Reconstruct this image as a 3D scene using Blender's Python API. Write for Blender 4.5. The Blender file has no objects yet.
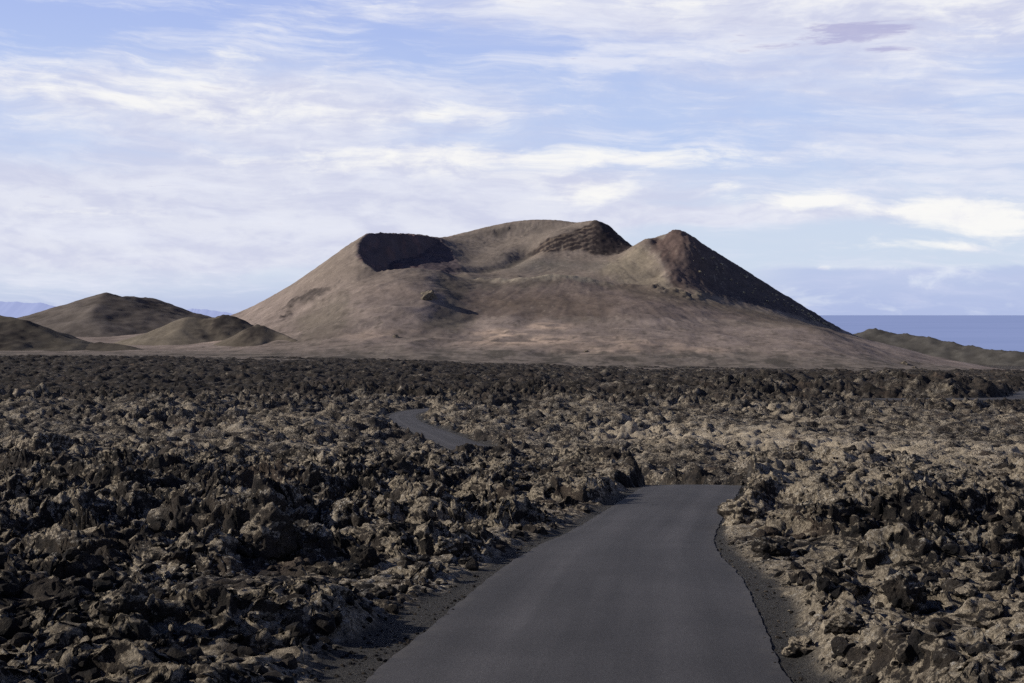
import bpy, bmesh, math, random
import numpy as np
f32 = np.float32
R = math.radians
random.seed(4)
rng = np.random.default_rng(7)
C = bpy.context.scene.collection
scene = bpy.context.scene

# ------------------------------------------------------------------ camera frame
F = 1280.0          # focal length in pixels of a 1024 px wide picture (45 mm lens)
CZ = 3.0            # eye height over the road under the camera (seat of a bus)
HOR = 314.2
PITCH = math.atan((341.5 - HOR) / F)
def at(px, py, y):
    """point at depth y seen from the camera stand in direction px, py"""
    vy = F * math.cos(PITCH) + (341.5 - py) * math.sin(PITCH)
    vz = -F * math.sin(PITCH) + (341.5 - py) * math.cos(PITCH)
    return np.array([(px - 512.0) / vy * y, y, CZ + vz / vy * y])

# ------------------------------------------------------------------ numpy noise
def _hash(xi, yi, zi, seed):
    h = (xi.astype(np.uint32) * np.uint32(374761393)) ^ (yi.astype(np.uint32) * np.uint32(668265263))
    if zi is not None:
        h ^= zi.astype(np.uint32) * np.uint32(2147483647 - 58)
    h = h + np.uint32((seed * 974634777 + 12345) & 0xffffffff)
    h ^= h >> np.uint32(15); h *= np.uint32(2246822519)
    h ^= h >> np.uint32(13); h *= np.uint32(3266489917)
    h ^= h >> np.uint32(16)
    return h
_ang = np.linspace(0, 2 * np.pi, 256, endpoint=False)
_gx, _gy = np.cos(_ang).astype(f32), np.sin(_ang).astype(f32)
_g3 = rng.normal(size=(256, 3)); _g3 = (_g3 / np.linalg.norm(_g3, axis=1)[:, None]).astype(f32)
def fade(t): return t * t * t * (t * (t * 6 - 15) + 10)
def sstep(a, b, x):
    t = np.clip((x - a) / (b - a), 0, 1); return t * t * (3 - 2 * t)
def perlin2(x, y, seed=0):
    x = np.asarray(x, f32); y = np.asarray(y, f32)
    x0 = np.floor(x); y0 = np.floor(y); fx = x - x0; fy = y - y0
    xi = x0.astype(np.int64); yi = y0.astype(np.int64)
    u = fade(fx); v = fade(fy)
    def g(i, j):
        h = _hash(xi + i, yi + j, None, seed) & np.uint32(255)
        return _gx[h] * (fx - i) + _gy[h] * (fy - j)
    a = g(0, 0); a += u * (g(1, 0) - a)
    b = g(0, 1); b += u * (g(1, 1) - b)
    return (a + v * (b - a)) * f32(1.5)
def perlin3(x, y, z, seed=0):
    x = np.asarray(x, f32); y = np.asarray(y, f32); z = np.asarray(z, f32)
    x0 = np.floor(x); y0 = np.floor(y); z0 = np.floor(z); fx = x - x0; fy = y - y0; fz = z - z0
    xi = x0.astype(np.int64); yi = y0.astype(np.int64); zi = z0.astype(np.int64)
    u = fade(fx); v = fade(fy); w = fade(fz)
    def g(i, j, k):
        h = _hash(xi + i, yi + j, zi + k, seed) & np.uint32(255)
        q = _g3[h]
        return q[..., 0] * (fx - i) + q[..., 1] * (fy - j) + q[..., 2] * (fz - k)
    def lay(k):
        a = g(0, 0, k); a += u * (g(1, 0, k) - a)
        b = g(0, 1, k); b += u * (g(1, 1, k) - b)
        return a + v * (b - a)
    a = lay(0)
    return (a + w * (lay(1) - a)) * f32(1.5)
def fbm2(x, y, seed, octv=4, gain=.5, lac=2.03):
    s = 0; a = 1.0
    for o in range(octv):
        s = s + a * perlin2(x, y, seed + o * 17); a *= gain; x = x * lac + 3.1; y = y * lac - 1.7
    return s
def ridge2(x, y, seed, octv=4, gain=.5, lac=2.03):
    s = 0; a = 1.0
    for o in range(octv):
        s = s + a * (1 - 2 * np.abs(perlin2(x, y, seed + o * 17))); a *= gain; x = x * lac + 3.1; y = y * lac - 1.7
    return s
def blocks(x, y, seed, tilt=1.0, dome=.5, hard=16):
    """broken slabs: every cell has its own level and tilt"""
    x = np.asarray(x, f32); y = np.asarray(y, f32)
    x0 = np.floor(x); y0 = np.floor(y)
    xi = x0.astype(np.int64); yi = y0.astype(np.int64)
    ws = np.zeros(x.shape, f32); val = np.zeros(x.shape, f32)
    for i in (-1, 0, 1):
        for j in (-1, 0, 1):
            h = _hash(xi + i, yi + j, None, seed)
            rx = (h & np.uint32(255)).astype(f32) / 255; ry = ((h >> np.uint32(8)) & np.uint32(255)).astype(f32) / 255
            dx = x - (x0 + i + rx); dy = y - (y0 + j + ry)
            d = dx * dx + dy * dy
            lv = ((h >> np.uint32(16)) & np.uint32(255)).astype(f32) / 255
            ta = (h >> np.uint32(24)) & np.uint32(255)
            v = lv + tilt * (_gx[ta] * dx + _gy[ta] * dy) - dome * d
            e = np.exp(-d * f32(hard)) + f32(1e-9)
            ws += e; val += e * v
    return val / ws - .5

# ------------------------------------------------------------------ object helpers
def tag(o, label=None, cat=None, group=None, kind=None):
    if label: o['label'] = label
    if cat: o['category'] = cat
    if group: o['group'] = group
    if kind: o['kind'] = kind
    return o
def mesh_np(name, co, faces, mat, smooth=True, attrs=None):
    """co (n,3), faces (m,3|4) -> mesh"""
    me = bpy.data.meshes.new(name)
    n, m, k = len(co), len(faces), faces.shape[1]
    me.vertices.add(n); me.vertices.foreach_set('co', np.ascontiguousarray(co, f32).ravel())
    me.loops.add(m * k); me.loops.foreach_set('vertex_index', np.ascontiguousarray(faces, np.int32).ravel())
    me.polygons.add(m)
    me.polygons.foreach_set('loop_start', np.arange(0, m * k, k, dtype=np.int32))
    me.polygons.foreach_set('use_smooth', np.full(m, smooth, bool))
    me.update(calc_edges=True)
    for nm, arr in (attrs or {}).items():
        a = me.attributes.new(nm, 'FLOAT_COLOR', 'POINT')
        c = np.ones((n, 4), f32); c[:, :arr.shape[1]] = arr
        a.data.foreach_set('color', c.ravel())
    if mat: me.materials.append(mat)
    return me
def obj(name, me, parent=None):
    o = bpy.data.objects.new(name, me); C.objects.link(o)
    if parent: o.parent = parent
    return o
def grid_faces(r, c):
    i = np.arange(r * c).reshape(r, c)
    return np.stack([i[:-1, :-1], i[:-1, 1:], i[1:, 1:], i[1:, :-1]], -1).reshape(-1, 4)

# ------------------------------------------------------------------ node helpers
class NT:
    def __init__(s, tree): s.t = tree; s.n = tree.nodes; s.l = tree.links
    def new(s, typ, **kw):
        n = s.n.new(typ)
        for k, v in kw.items(): setattr(n, k, v)
        return n
    def put(s, sock, v):
        if hasattr(v, 'is_linked') or isinstance(v, bpy.types.NodeSocket): s.l.new(v, sock)
        elif v is not None: sock.default_value = v
    def math(s, op, a, b=None, c=None, clamp=False):
        n = s.new('ShaderNodeMath', operation=op, use_clamp=clamp)
        s.put(n.inputs[0], a)
        if b is not None: s.put(n.inputs[1], b)
        if c is not None: s.put(n.inputs[2], c)
        return n.outputs[0]
    def vmath(s, op, a, b=None):
        n = s.new('ShaderNodeVectorMath', operation=op)
        s.put(n.inputs[0], a)
        if b is not None: s.put(n.inputs[1], b)
        return n.outputs[0]
    def noise(s, vec, scale, detail=4, rough=.5, dist=0, lac=2.0):
        n = s.new('ShaderNodeTexNoise'); s.put(n.inputs['Vector'], vec)
        n.inputs['Scale'].default_value = scale; n.inputs['Detail'].default_value = detail
        n.inputs['Roughness'].default_value = rough; n.inputs['Distortion'].default_value = dist
        n.inputs['Lacunarity'].default_value = lac
        return n.outputs['Fac']
    def ramp(s, fac, a, b, lo=0.0, hi=1.0):
        n = s.new('ShaderNodeMapRange', interpolation_type='SMOOTHSTEP', clamp=True)
        s.put(n.inputs[0], fac); s.put(n.inputs[1], a); s.put(n.inputs[2], b); s.put(n.inputs[3], lo); s.put(n.inputs[4], hi)
        return n.outputs[0]
    def mix(s, fac, a, b, blend='MIX'):
        n = s.new('ShaderNodeMix', data_type='RGBA', blend_type=blend)
        s.put(n.inputs[0], fac)
        s.put(n.inputs[6], a if not isinstance(a, tuple) else (*a, 1)); s.put(n.inputs[7], b if not isinstance(b, tuple) else (*b, 1))
        return n.outputs[2]
    def xyz(s, v):
        n = s.new('ShaderNodeSeparateXYZ'); s.put(n.inputs[0], v); return n.outputs
    def comb(s, x, y, z=0.0):
        n = s.new('ShaderNodeCombineXYZ'); s.put(n.inputs[0], x); s.put(n.inputs[1], y); s.put(n.inputs[2], z); return n.outputs[0]
def material(name):
    m = bpy.data.materials.new(name); m.use_nodes = True
    nt = NT(m.node_tree); b = m.node_tree.nodes['Principled BSDF']
    b.inputs['Roughness'].default_value = .95
    b.inputs['Specular IOR Level'].default_value = .15
    return m, nt, b
def objco(nt): return nt.new('ShaderNodeTexCoord').outputs['Object']
def bump(nt, b, h, strength=.5, dist=.02):
    n = nt.new('ShaderNodeBump'); nt.put(n.inputs['Height'], h)
    n.inputs['Strength'].default_value = strength; n.inputs['Distance'].default_value = dist
    nt.l.new(n.outputs[0], b.inputs['Normal'])

# ------------------------------------------------------------------ materials
def lava_material(name, attr=True):
    m, nt, b = material(name)
    geo = nt.new('ShaderNodeNewGeometry')
    co = geo.outputs['Position']
    up = nt.xyz(geo.outputs['Normal'])[2]
    if attr:
        a = nt.new('ShaderNodeAttribute', attribute_name='tone').outputs['Color']
        s = nt.new('ShaderNodeSeparateColor'); nt.l.new(a, s.inputs[0]); tone, lich, grav = s.outputs
    else:
        tone, lich, grav = .5, .6, 0.0
    big = nt.noise(co, .22, 3, .6)
    mid = nt.noise(co, 1.6, 5, .62)
    fine = nt.noise(co, 9.0, 6, .7)
    rock = nt.mix(nt.ramp(mid, .35, .68), (.013, .0120, .012), (.050, .040, .032))
    rock = nt.mix(nt.ramp(big, .56, .74), rock, (.078, .057, .043))
    rock = nt.mix(nt.math('MULTIPLY', nt.ramp(fine, .54, .74), .6), rock, (.130, .105, .080))
    # pale dry lichen on faces that look up; also paints in sunlit tops
    reg = nt.noise(co, .75, 4, .6); fl = nt.noise(co, 6.5, 8, .72, .3)
    cov = nt.math('ADD', nt.math('MULTIPLY', lich, 1.0), nt.math('MULTIPLY', nt.math('SUBTRACT', reg, .5), 2.2))
    cov = nt.math('ADD', cov, nt.ramp(up, .1, .85, -.45, .14))
    th = nt.math('SUBTRACT', .70, nt.math('MULTIPLY', cov, .28))
    lm = nt.ramp(nt.math('SUBTRACT', fl, th), -.02, .05)
    lcol = nt.mix(nt.ramp(nt.noise(co, 16, 4, .7), .38, .66), (.150, .122, .088), (.41, .345, .255))
    col = nt.mix(nt.math('MULTIPLY', lm, .9), rock, lcol)
    # crisp white crust lichen spots
    ws = nt.ramp(nt.noise(co, 15, 5, .78), .53, .61)
    ws = nt.math('MULTIPLY', nt.math('MULTIPLY', ws, nt.ramp(nt.noise(co, .8, 3, .5), .49, .61)), nt.ramp(up, .35, .8))
    ws = nt.math('MULTIPLY', ws, nt.ramp(lich, .05, .4))
    col = nt.mix(nt.math('MULTIPLY', ws, .8), col, (.50, .46, .395))
    # overall tone by place
    tn = nt.math('ADD', .55, nt.math('MULTIPLY', tone, 1.0))
    hs = nt.new('ShaderNodeHueSaturation'); nt.put(hs.inputs['Value'], tn); nt.put(hs.inputs['Color'], col)
    hs.inputs['Saturation'].default_value = 1.0
    g = nt.mix(nt.ramp(nt.noise(co, 40, 3, .8), .35, .7), (.030, .029, .029), (.085, .078, .070))
    g = nt.mix(nt.ramp(nt.noise(co, 110, 2, .7), .60, .70), g, (.20, .18, .155))
    col = nt.mix(grav, hs.outputs[0], g)
    nt.l.new(col, b.inputs['Base Color'])
    h = nt.math('ADD', nt.math('MULTIPLY', nt.noise(co, 6, 8, .72), 1.0), nt.math('MULTIPLY', nt.noise(co, 38, 4, .7), .28))
    bump(nt, b, h, 1.0, .16)
    return m
M_lava = lava_material('lava_rock')
M_rub = lava_material('lava_rubble')

def asphalt_material():
    m, nt, b = material('asphalt')
    geo = nt.new('ShaderNodeNewGeometry'); co = geo.outputs['Position']
    a = nt.new('ShaderNodeAttribute', attribute_name='tone').outputs['Color']
    s = nt.new('ShaderNodeSeparateColor'); nt.l.new(a, s.inputs[0])
    u = s.outputs[0]                       # 0..1 across the road
    fine = nt.noise(co, 60, 3, .8); big = nt.noise(co, .35, 4, .6)
    col = nt.mix(nt.ramp(fine, .3, .72), (.028, .026, .0268), (.072, .0665, .066))
    col = nt.mix(nt.ramp(nt.noise(co, 150, 2, .6), .63, .72), col, (.17, .16, .155))
    tr = nt.math('ABSOLUTE', nt.math('SUBTRACT', nt.math('ABSOLUTE', nt.math('SUBTRACT', u, .5)), .24))
    wear = nt.ramp(tr, 0, .13, 1.16, .90)
    sx, sy, _z = nt.xyz(co)
    lng = nt.noise(nt.comb(nt.math('MULTIPLY', u, 9.0), nt.math('MULTIPLY', sy, .10), 0.0), 1.0, 5, .65)
    wear = nt.math('MULTIPLY', wear, nt.ramp(lng, .3, .7, .86, 1.14))
    wear = nt.math('MULTIPLY', wear, nt.ramp(big, .3, .7, .84, 1.16))
    hs = nt.new('ShaderNodeHueSaturation'); nt.put(hs.inputs['Value'], wear); nt.put(hs.inputs['Color'], col)
    edge = nt.math('ABSOLUTE', nt.math('SUBTRACT', u, .5))
    dust = nt.math('MULTIPLY', nt.ramp(edge, .43, .5), nt.ramp(nt.noise(co, 2.5, 5, .7), .4, .62))
    col = nt.mix(nt.math('MULTIPLY', dust, .55), hs.outputs[0], (.082, .074, .066))
    nt.l.new(col, b.inputs['Base Color'])
    b.inputs['Roughness'].default_value = .82; b.inputs['Specular IOR Level'].default_value = .3
    bump(nt, b, nt.math('ADD', nt.noise(co, 90, 3, .8), nt.math('MULTIPLY', nt.noise(co, 3, 3, .5), .6)), .35, .008)
    return m
M_asph = asphalt_material()

def cinder_material(name, fine_scale=.35):
    """vertex colour 'tint' carries the local cinder colour"""
    m, nt, b = material(name)
    co = nt.new('ShaderNodeNewGeometry').outputs['Position']
    a = nt.new('ShaderNodeAttribute', attribute_name='tint').outputs['Color']
    n1 = nt.noise(co, fine_scale, 6, .7); n2 = nt.noise(co, fine_scale * .12, 5, .6)
    v = nt.math('MULTIPLY', nt.ramp(n1, .25, .75, .84, 1.16), nt.ramp(n2, .3, .7, .85, 1.15))
    hs = nt.new('ShaderNodeHueSaturation'); nt.put(hs.inputs['Value'], v); nt.put(hs.inputs['Color'], a)
    nt.l.new(hs.outputs[0], b.inputs['Base Color'])
    b.inputs['Roughness'].default_value = 1; b.inputs['Specular IOR Level'].default_value = .05
    bump(nt, b, n1, .3, .7)
    return m
M_cinder = cinder_material('volcanic_cinder')

# ------------------------------------------------------------------ the road line
def LB(y):      # drop of the lava plain below the eye by depth
    return np.interp(np.log(np.maximum(y, 4)), np.log([4, 10.4, 48.5, 60, 80, 95, 110, 130, 155, 185, 300, 500, 800, 1150, 1400]),
                     [2.15, 2.75, 6.05, 7.6, 9.15, 10.05, 10.95, 11.6, 12.25, 13.3, 18, 26, 38, 51, 54]).astype(f32)
eL = [(364, 683), (430, 628), (485, 582), (537, 547), (568, 533), (607, 510), (647, 486)]
eR = [(790, 683), (765, 628), (744, 582), (716, 547), (717, 533), (728, 510), (742, 486)]
rows = []
for (xl, yy), (xr, _) in zip(eL, eR):
    k = (yy - HOR) / F
    d = 2.05 / (k - .0905)
    rows.append(((xl - 512) / F * d, (xr - 512) / F * d, d, 2.05 + .0905 * d))
ctr = [((a + b) / 2, d, (b - a) / 2, dr) for a, b, d, dr in rows]
c0, c1 = ctr[0], ctr[1]
ctr.insert(0, (c0[0] - .35, 3.0, 1.78, 2.05 + .0905 * 3.0))
ctr += [(7.8, 55, 1.8, 7.55), (7.6, 62, 1.8, 8.6), (5.6, 72, 1.8, 9.85), (3.0, 86, 1.8, 11.35), (-.4, 98, 1.8, 11.35), (-4.2, 110, 1.8, 11.3),
        (-7.4, 124, 1.7, 11.6), (-10.6, 138, 1.6, 12.0), (-13.0, 152, 1.6, 12.3), (-13.2, 162, 1.6, 12.5), (-10.0, 172, 1.6, 12.7), (-4, 179, 1.8, 13.0),
        (6, 186, 1.8, 13.6), (20, 197, 1.8, 14.2)]
ctr = np.array(ctr)
def catmull(P, step):
    out = []
    for i in range(len(P) - 1):
        p0, p1, p2, p3 = P[max(i - 1, 0)], P[i], P[i + 1], P[min(i + 2, len(P) - 1)]
        # centripetal-ish: finite differences scaled to this span
        L = np.linalg.norm((p2 - p1)[:2])
        l0 = max(np.linalg.norm((p1 - p0)[:2]), 1e-3); l2 = max(np.linalg.norm((p3 - p2)[:2]), 1e-3)
        m1 = ((p1 - p0) / l0 + (p2 - p1) / L) * .5 * L if i > 0 else p2 - p1
        m2 = ((p2 - p1) / L + (p3 - p2) / l2) * .5 * L if i < len(P) - 2 else p2 - p1
        n = max(2, int(L / step))
        for t in np.arange(n) / n:
            out.append((2*t**3-3*t**2+1)*p1 + (t**3-2*t**2+t)*m1 + (-2*t**3+3*t**2)*p2 + (t**3-t**2)*m2)
    out.append(P[-1])
    return np.array(out)
road = catmull(ctr, .12)
ctr2 = np.array([(x, y, 2.6, LB(np.array([y]))[0] - .1) for x, y in [(66, 231), (78, 231.5), (87, 234), (94, 240), (101, 252), (109, 270), (120, 295)]])
road2 = catmull(ctr2, 1.0)

NEAR = road[:int(np.argmax(road[:, 1] > 53))]
def road_dist(x, y, line):
    """signed side distance beyond the road edge, road drop there, side (-1 left, 1 right)"""
    s = np.full(x.shape, 50, f32); dr = np.zeros(x.shape, f32); side = np.zeros(x.shape, f32)
    best = np.full(x.shape, 1e9, f32)
    step = max(1, len(line) // 160)
    pts = line[::step]
    if not np.array_equal(pts[-1], line[-1]): pts = np.vstack([pts, line[-1]])
    for a, b in zip(pts[:-1], pts[1:]):
        m = (y > min(a[1], b[1]) - 9) & (y < max(a[1], b[1]) + 9) & (x > min(a[0], b[0]) - 9) & (x < max(a[0], b[0]) + 9)
        idx = np.nonzero(m)[0]
        if not len(idx): continue
        px, py = x[idx] - a[0], y[idx] - a[1]
        vx, vy = b[0] - a[0], b[1] - a[1]
        L2 = vx * vx + vy * vy
        t = np.clip((px * vx + py * vy) / L2, 0, 1)
        dx, dy = px - t * vx, py - t * vy
        d = np.sqrt(dx * dx + dy * dy)
        q = d < best[idx]
        ii = idx[q]
        best[ii] = d[q]
        s[ii] = (d - (a[2] + t * (b[2] - a[2])))[q]
        dr[ii] = (a[3] + t * (b[3] - a[3]))[q]
        side[ii] = np.sign(vy * dx - vx * dy)[q]
    return s, dr, side

# ------------------------------------------------------------------ lava surface
MOUNDS = []      # (x, y, height, rx, ry)
def mound(px, d, h, rx, ry): MOUNDS.append(((px - 512) / F * d, d, h, rx, ry))
mound(245, 27.5, .62, 2.4, 1.2); mound(140, 27, .5, 2.4, 1.4); mound(60, 13.5, .15, 1.2, .8); mound(60, 30, .6, 2.5, 1.5)
mound(215, 23, -.5, 2.2, 1.6); mound(110, 23.5, -.45, 2.4, 1.6); mound(40, 33, -.5, 3, 2); mound(330, 36, .5, 4, 2); mound(150, 40, .6, 5, 2.5); mound(820, 24, .35, 2, 1.5); mound(980, 25, .5, 2.5, 1.2); mound(900, 44, .4, 5, 2)
mound(210, 18.5, .35, 1.4, .8); mound(300, 19.5, .4, 1.0, .8)
mound(420, 21.5, .55, 1.4, 1.6); mound(500, 27, .55, 1.6, 2.2); mound(590, 39, .5, 1.8, 3.0)
mound(905, 18.5, .75, 1.0, .8); mound(850, 17.2, .3, 1.0, .5)
mound(950, 14.2, -.35, 1.6, 1.5)
mound(690, 80, -1.0, 13, 11); mound(560, 70, .7, 8, 6)
mound(430, 100, -.6, 5, 12)
mound(930, 56, .5, 12, 5); mound(1000, 206, -2.4, 24, 27)
PATCH = []       # pale, smoother places (x, y, strength, rx, ry)
def patch(px, d, s, rx, ry): PATCH.append(((px - 512) / F * d, d, s, rx, ry))
patch(745, 112, .8, 9, 10); patch(660, 126, .6, 9, 9); patch(800, 98, .7, 8, 7); patch(870, 72, .6, 8, 7); patch(990, 70, .55, 10, 14)
patch(960, 90, .45, 16, 16); patch(350, 96, .25, 9, 8); patch(300, 78, .15, 9, 6)
patch(960, 13.0, .7, 2.2, 2.2); patch(820, 11.8, .5, 1.0, 1.0); patch(760, 32, .4, 1.8, 5); patch(900, 36, .45, 6, 6); patch(500, 60, .15, 5, 6)

def blob(x, y, L, sharp=1.0):
    s = np.zeros(x.shape, f32)
    for (bx, by, h, rx, ry) in L:
        q = ((x - bx) / rx) ** 2 + ((y - by) / ry) ** 2
        m = q < 9
        s[m] += h * np.exp(-q[m] ** sharp)
    return s

def relief(x, y, sp):
    """height of the lava over its plain; sp = mesh spacing there"""
    r = np.hypot(x, y)
    def w(lam): return sstep(1.6, 4.0, lam / sp).astype(f32)
    wx = x + .55 * perlin2(x / 2.3, y / 2.3, 1) + .18 * perlin2(x / .7, y / .7, 2)
    wy = y + .55 * perlin2(x / 2.3, y / 2.3, 3) + .18 * perlin2(x / .7, y / .7, 4)
    far = sstep(90, 260, r)
    rough = sstep(-.55, .5, fbm2(x / 22, y / 22, 9, 3)) * .5 + .62
    rough = rough * (1 - .25 * (x > 0) * sstep(12, 25, r) * (1 - far)) + far * .25
    pm = np.clip(blob(x, y, PATCH), 0, 1)
    rough = rough * (1 - .15 * pm)
    h = .75 * fbm2(x / 16, y / 16, 11, 3) * (1 + .6 * far) * (.45 + .55 * sstep(14, 32, r))
    h = h + blob(wx, wy, MOUNDS, 1.15)
    h = h + far * (.7 * ridge2(x / 42, y / 42, 15, 3) - .4 + 1.2 * fbm2(x / 120, y / 120, 16, 2))
    mA = sstep(-.35, .35, fbm2(x / 6.5, y / 5, 24, 3)); mB = sstep(-.3, .35, fbm2(x / 3.2, y / 2.4, 26, 3))
    big_ = 1 + .25 * sstep(1, -4, x) * sstep(13, 20, r) * sstep(90, 50, r)
    h = h + rough * (.46 * big_ * (ridge2(wx / 6.5, wy / 4.0, 21, 3) - .5))
    h = h + rough * w(2.5) * .38 * blocks(wx / 3.2, wy / 1.9, 31, 1.0, .4, 15)
    h = h + rough * w(1.1) * (.08 + .13 * mA) * blocks(wx / 1.3, wy / .85, 32, 1.3, .8, 13)
    # flow ledges
    st = .26 + .10 * perlin2(x / 9, y / 9, 28)
    q = h / st + .6 * perlin2(wx / 1.7, wy / 1.7, 29); fl = np.floor(q); fr = q - fl
    hl = st * (fl + sstep(.45, .9, fr) - .6 * perlin2(wx / 1.7, wy / 1.7, 29))
    h = h + (hl - h) * w(1.1) * (.45 - .2 * mB)
    wx2 = wx + .12 * perlin2(x / .25, y / .25, 5); wy2 = wy + .12 * perlin2(x / .25, y / .25, 6)
    h = h + rough * w(.42) * (.08 + .07 * mB) * blocks(wx2 / .46, wy2 / .36, 33, 1.3, 1.0, 15)
    h = h + (rough * .6 + .35) * w(.16) * (.05 + .03 * mB) * blocks(wx2 / .18, wy2 / .15, 34, 1.3, 1.0, 14)
    # clinker: sharp little crests between the slabs
    h = h + w(.5) * rough * (.12 + .07 * mA) * (ridge2(wx / 1.25, wy / .8, 41, 6, .66) - .8)
    h = h + w(1.2) * rough * .12 * (ridge2(wx / 2.8, wy / 1.7, 42, 4, .6) - .7)
    vf = sstep(300, 480, r)
    h = h + vf * rough * w(6.) * .9 * blocks(wx / 7.5, wy / 9, 37, 1.2, .9, 13) + vf * .8 * (ridge2(x / 9, y / 14, 44, 3, .6) - .6)
    # rougher clinker at long range
    mC = sstep(-.4, .4, fbm2(x / 26, y / 26, 45, 3))
    h = h + far * rough * w(4.) * .45 * blocks(wx / 4.6, wy / 3.8, 35, 1.2, .9, 13)
    h = h + sstep(35, 110, r) * rough * w(1.5) * (.26 + .38 * mC) * blocks(wx / 1.7, wy / 1.7, 36, 1.3, 1.2, 14)
    h = h + far * rough * w(1.4) * (.35 + .4 * mC) * (ridge2(wx / 3.6, wy / 3.6, 43, 4, .66) - .6)
    h = h * (.5 + .5 * sstep(9.5, 17, r))
    return h, rough, pm

def lava_surface(x, y, sp):
    h, rough, pm = relief(x, y, sp)
    base = CZ - LB(y)
    # rise behind the second road on the right
    sc = 2.6 * sstep(244, 256, y + .25 * np.clip(x - 60, 0, 60)) * (1 - sstep(86, 100, x - .12 * (y - 250))) * sstep(20, 70, x) * (1 - sstep(330, 520, y))
    lift = 13.5 * sstep(350, 1100, y) * np.interp(x / np.maximum(y, 1) * F + 512, [0, 420, 590, 800, 1100], [1.0, .62, .22, .05, 0])
    z = base + h + sc + lift - 7 * sstep(1075, 1130, np.hypot(x, y) + 150 * perlin2(x / 210, y / 260, 57) + 70 * perlin2(x / 60, y / 90, 58))
    s1, d1, sd1 = road_dist(x, y, road); s2, d2, sd2 = road_dist(x, y, road2)
    q = s2 < s1
    s = np.where(q, s2, s1); dr = np.where(q, d2, d1); sd = np.where(q, 0, sd1)
    nb = (y < 49) & (np.abs(x) < 20); yn = y[nb]      # the near stretch is measured straight across
    xc = np.interp(yn, NEAR[:, 1], NEAR[:, 0]); hw = np.interp(yn, NEAR[:, 1], NEAR[:, 2])
    s[nb] = np.minimum((np.abs(x[nb] - xc) - hw) * .98, 50); dr[nb] = np.interp(yn, NEAR[:, 1], NEAR[:, 3]); sd[nb] = np.sign(x[nb] - xc)
    n = perlin2(x / 1.4, y / 1.4, 51) + .5 * perlin2(x / .5, y / .5, 52)
    wl = np.interp(y, [8, 11, 13.5, 16, 20, 30, 60], [.34, .34, .42, .24, .12, .1, .2])
    wr = np.interp(y, [8, 11, 13, 15.5, 18, 22, 25, 30, 60], [.26, .12, .18, .26, .22, .08, .0, .0, .2])
    sh = np.where(sd > 0, wr, wl) * (1 + .5 * n) + np.where(y > 60, .3, 0)
    ramp = np.where(sd > 0, .6, .55) + np.interp(y, [46, 56, 90, 110], [0, 1.6, 1.6, 1.0])
    sn = s + np.interp(y, [40, 52, 110, 130], [0, .9, .9, .5]) * (perlin2(x / 2.6, y / 2.6, 55) + .6 * perlin2(x / 1.1, y / 1.1, 56)) * (s > .25)
    m = sstep(0, 1, (sn - sh) / ramp)
    road_z = CZ - dr
    flat = road_z - .014 + .008 * perlin2(x / .3, y / .3, 53) - .07 * (s < -.12)
    bank = np.maximum(z, road_z + .10 * rough)            # banks never fall under the road edge close by
    zz = np.where(y < 50, np.where(s < 4, bank, z), z)
    z = flat * (1 - m) + zz * m + np.where((y > 44) & (s > .2), 4 * m * (1 - m) * (.55 * blocks(x / 1.9, y / 1.5, 91, 1.3, .8, 14) + .35 * blocks(x / .8, y / .7, 92, 1.3, .8, 14) + .22 * ridge2(x / 2.2, y / 1.6, 93, 4, .6) - .1), 0)
    grav = (1 - sstep(.05, np.where(y < 46, .45, .16), m)) * (s < 8)
    return z, rough, pm, m, grav, s, sd

def polar_rows():
    r = [5.6]
    while r[-1] < 1260:
        d = r[-1]
        k = .0019 if d < 60 else (.0030 if d < 250 else .0036)
        r.append(d * (1 + k))
    return np.array(r)
rr = polar_rows()
azs = np.arange(-.55, .5501, .00112)
RRg, AZ = np.meshgrid(rr, azs, indexing='ij')
gx = (RRg * np.sin(AZ)).ravel().astype(f32); gy = (RRg * np.cos(AZ)).ravel().astype(f32)
sp = (RRg.ravel() * .0017).astype(f32)
z, rough, pm, mm, grav, sdist, sside = lava_surface(gx, gy, sp)
co = np.stack([gx, gy, z], 1).astype(f32)
# true 3D breakup: ledges and overhangs
k = np.nonzero((RRg.ravel() < 130) & (mm > .02))[0]
P = co[k]; amp = (mm[k] * (.6 + .4 * rough[k]) * (1 + 1.6 * np.exp(-((P[:, 0] - 5) / 7) ** 2 - ((P[:, 1] - 70) / 13) ** 2))).astype(f32)
for lam, a, sd in ((.8, .15, 61), (.30, .12, 64), (.12, .06, 67), (.062, .028, 70)):
    wv = sstep(1.8, 4, lam / sp[k]) * amp * a
    kk = wv > 1e-4
    q = P[kk] / lam
    for ax in range(3):
        co[k[kk], ax] += (wv[kk] * perlin3(q[:, 0], q[:, 1], q[:, 2] * 1.3, sd + ax) * ((.75 if lam > .5 else 1.2) if ax < 2 else .8))
# tone / lichen / gravel
r_ = RRg.ravel()
far = sstep(150, 300, r_)
left = sstep(2, -4, gx - .02 * gy)
tone = .5 + .22 * fbm2(gx / 9, gy / 9, 71, 3) + .35 * pm
tone = tone + .16 * left * (1 - far) + .10 * (1 - left) * (1 - far) - .12 * far
lich = .42 + .35 * fbm2(gx / 7, gy / 7, 73, 4) + .34 * (1 - left) * (1 - far) + .6 * pm + .20 * left * (1 - far) - .28 * far - .16 * sstep(35, 90, r_) * left - .30 * sstep(45, 90, r_) * (1 - left) * (1 - far)  # left tone and lichen raised to paint sunlit rock tops
lich = lich - .30 * np.exp(-((gx - 7) / 9) ** 2 - ((gy - 66) / 14) ** 2) + far * .35 * fbm2(gx / 8, gy / 12, 75, 3)
tone = tone + far * .55 * fbm2(gx / 7, gy / 11, 77, 3) - .05 * np.exp(-((gx - 7) / 9) ** 2 - ((gy - 66) / 14) ** 2)
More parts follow.
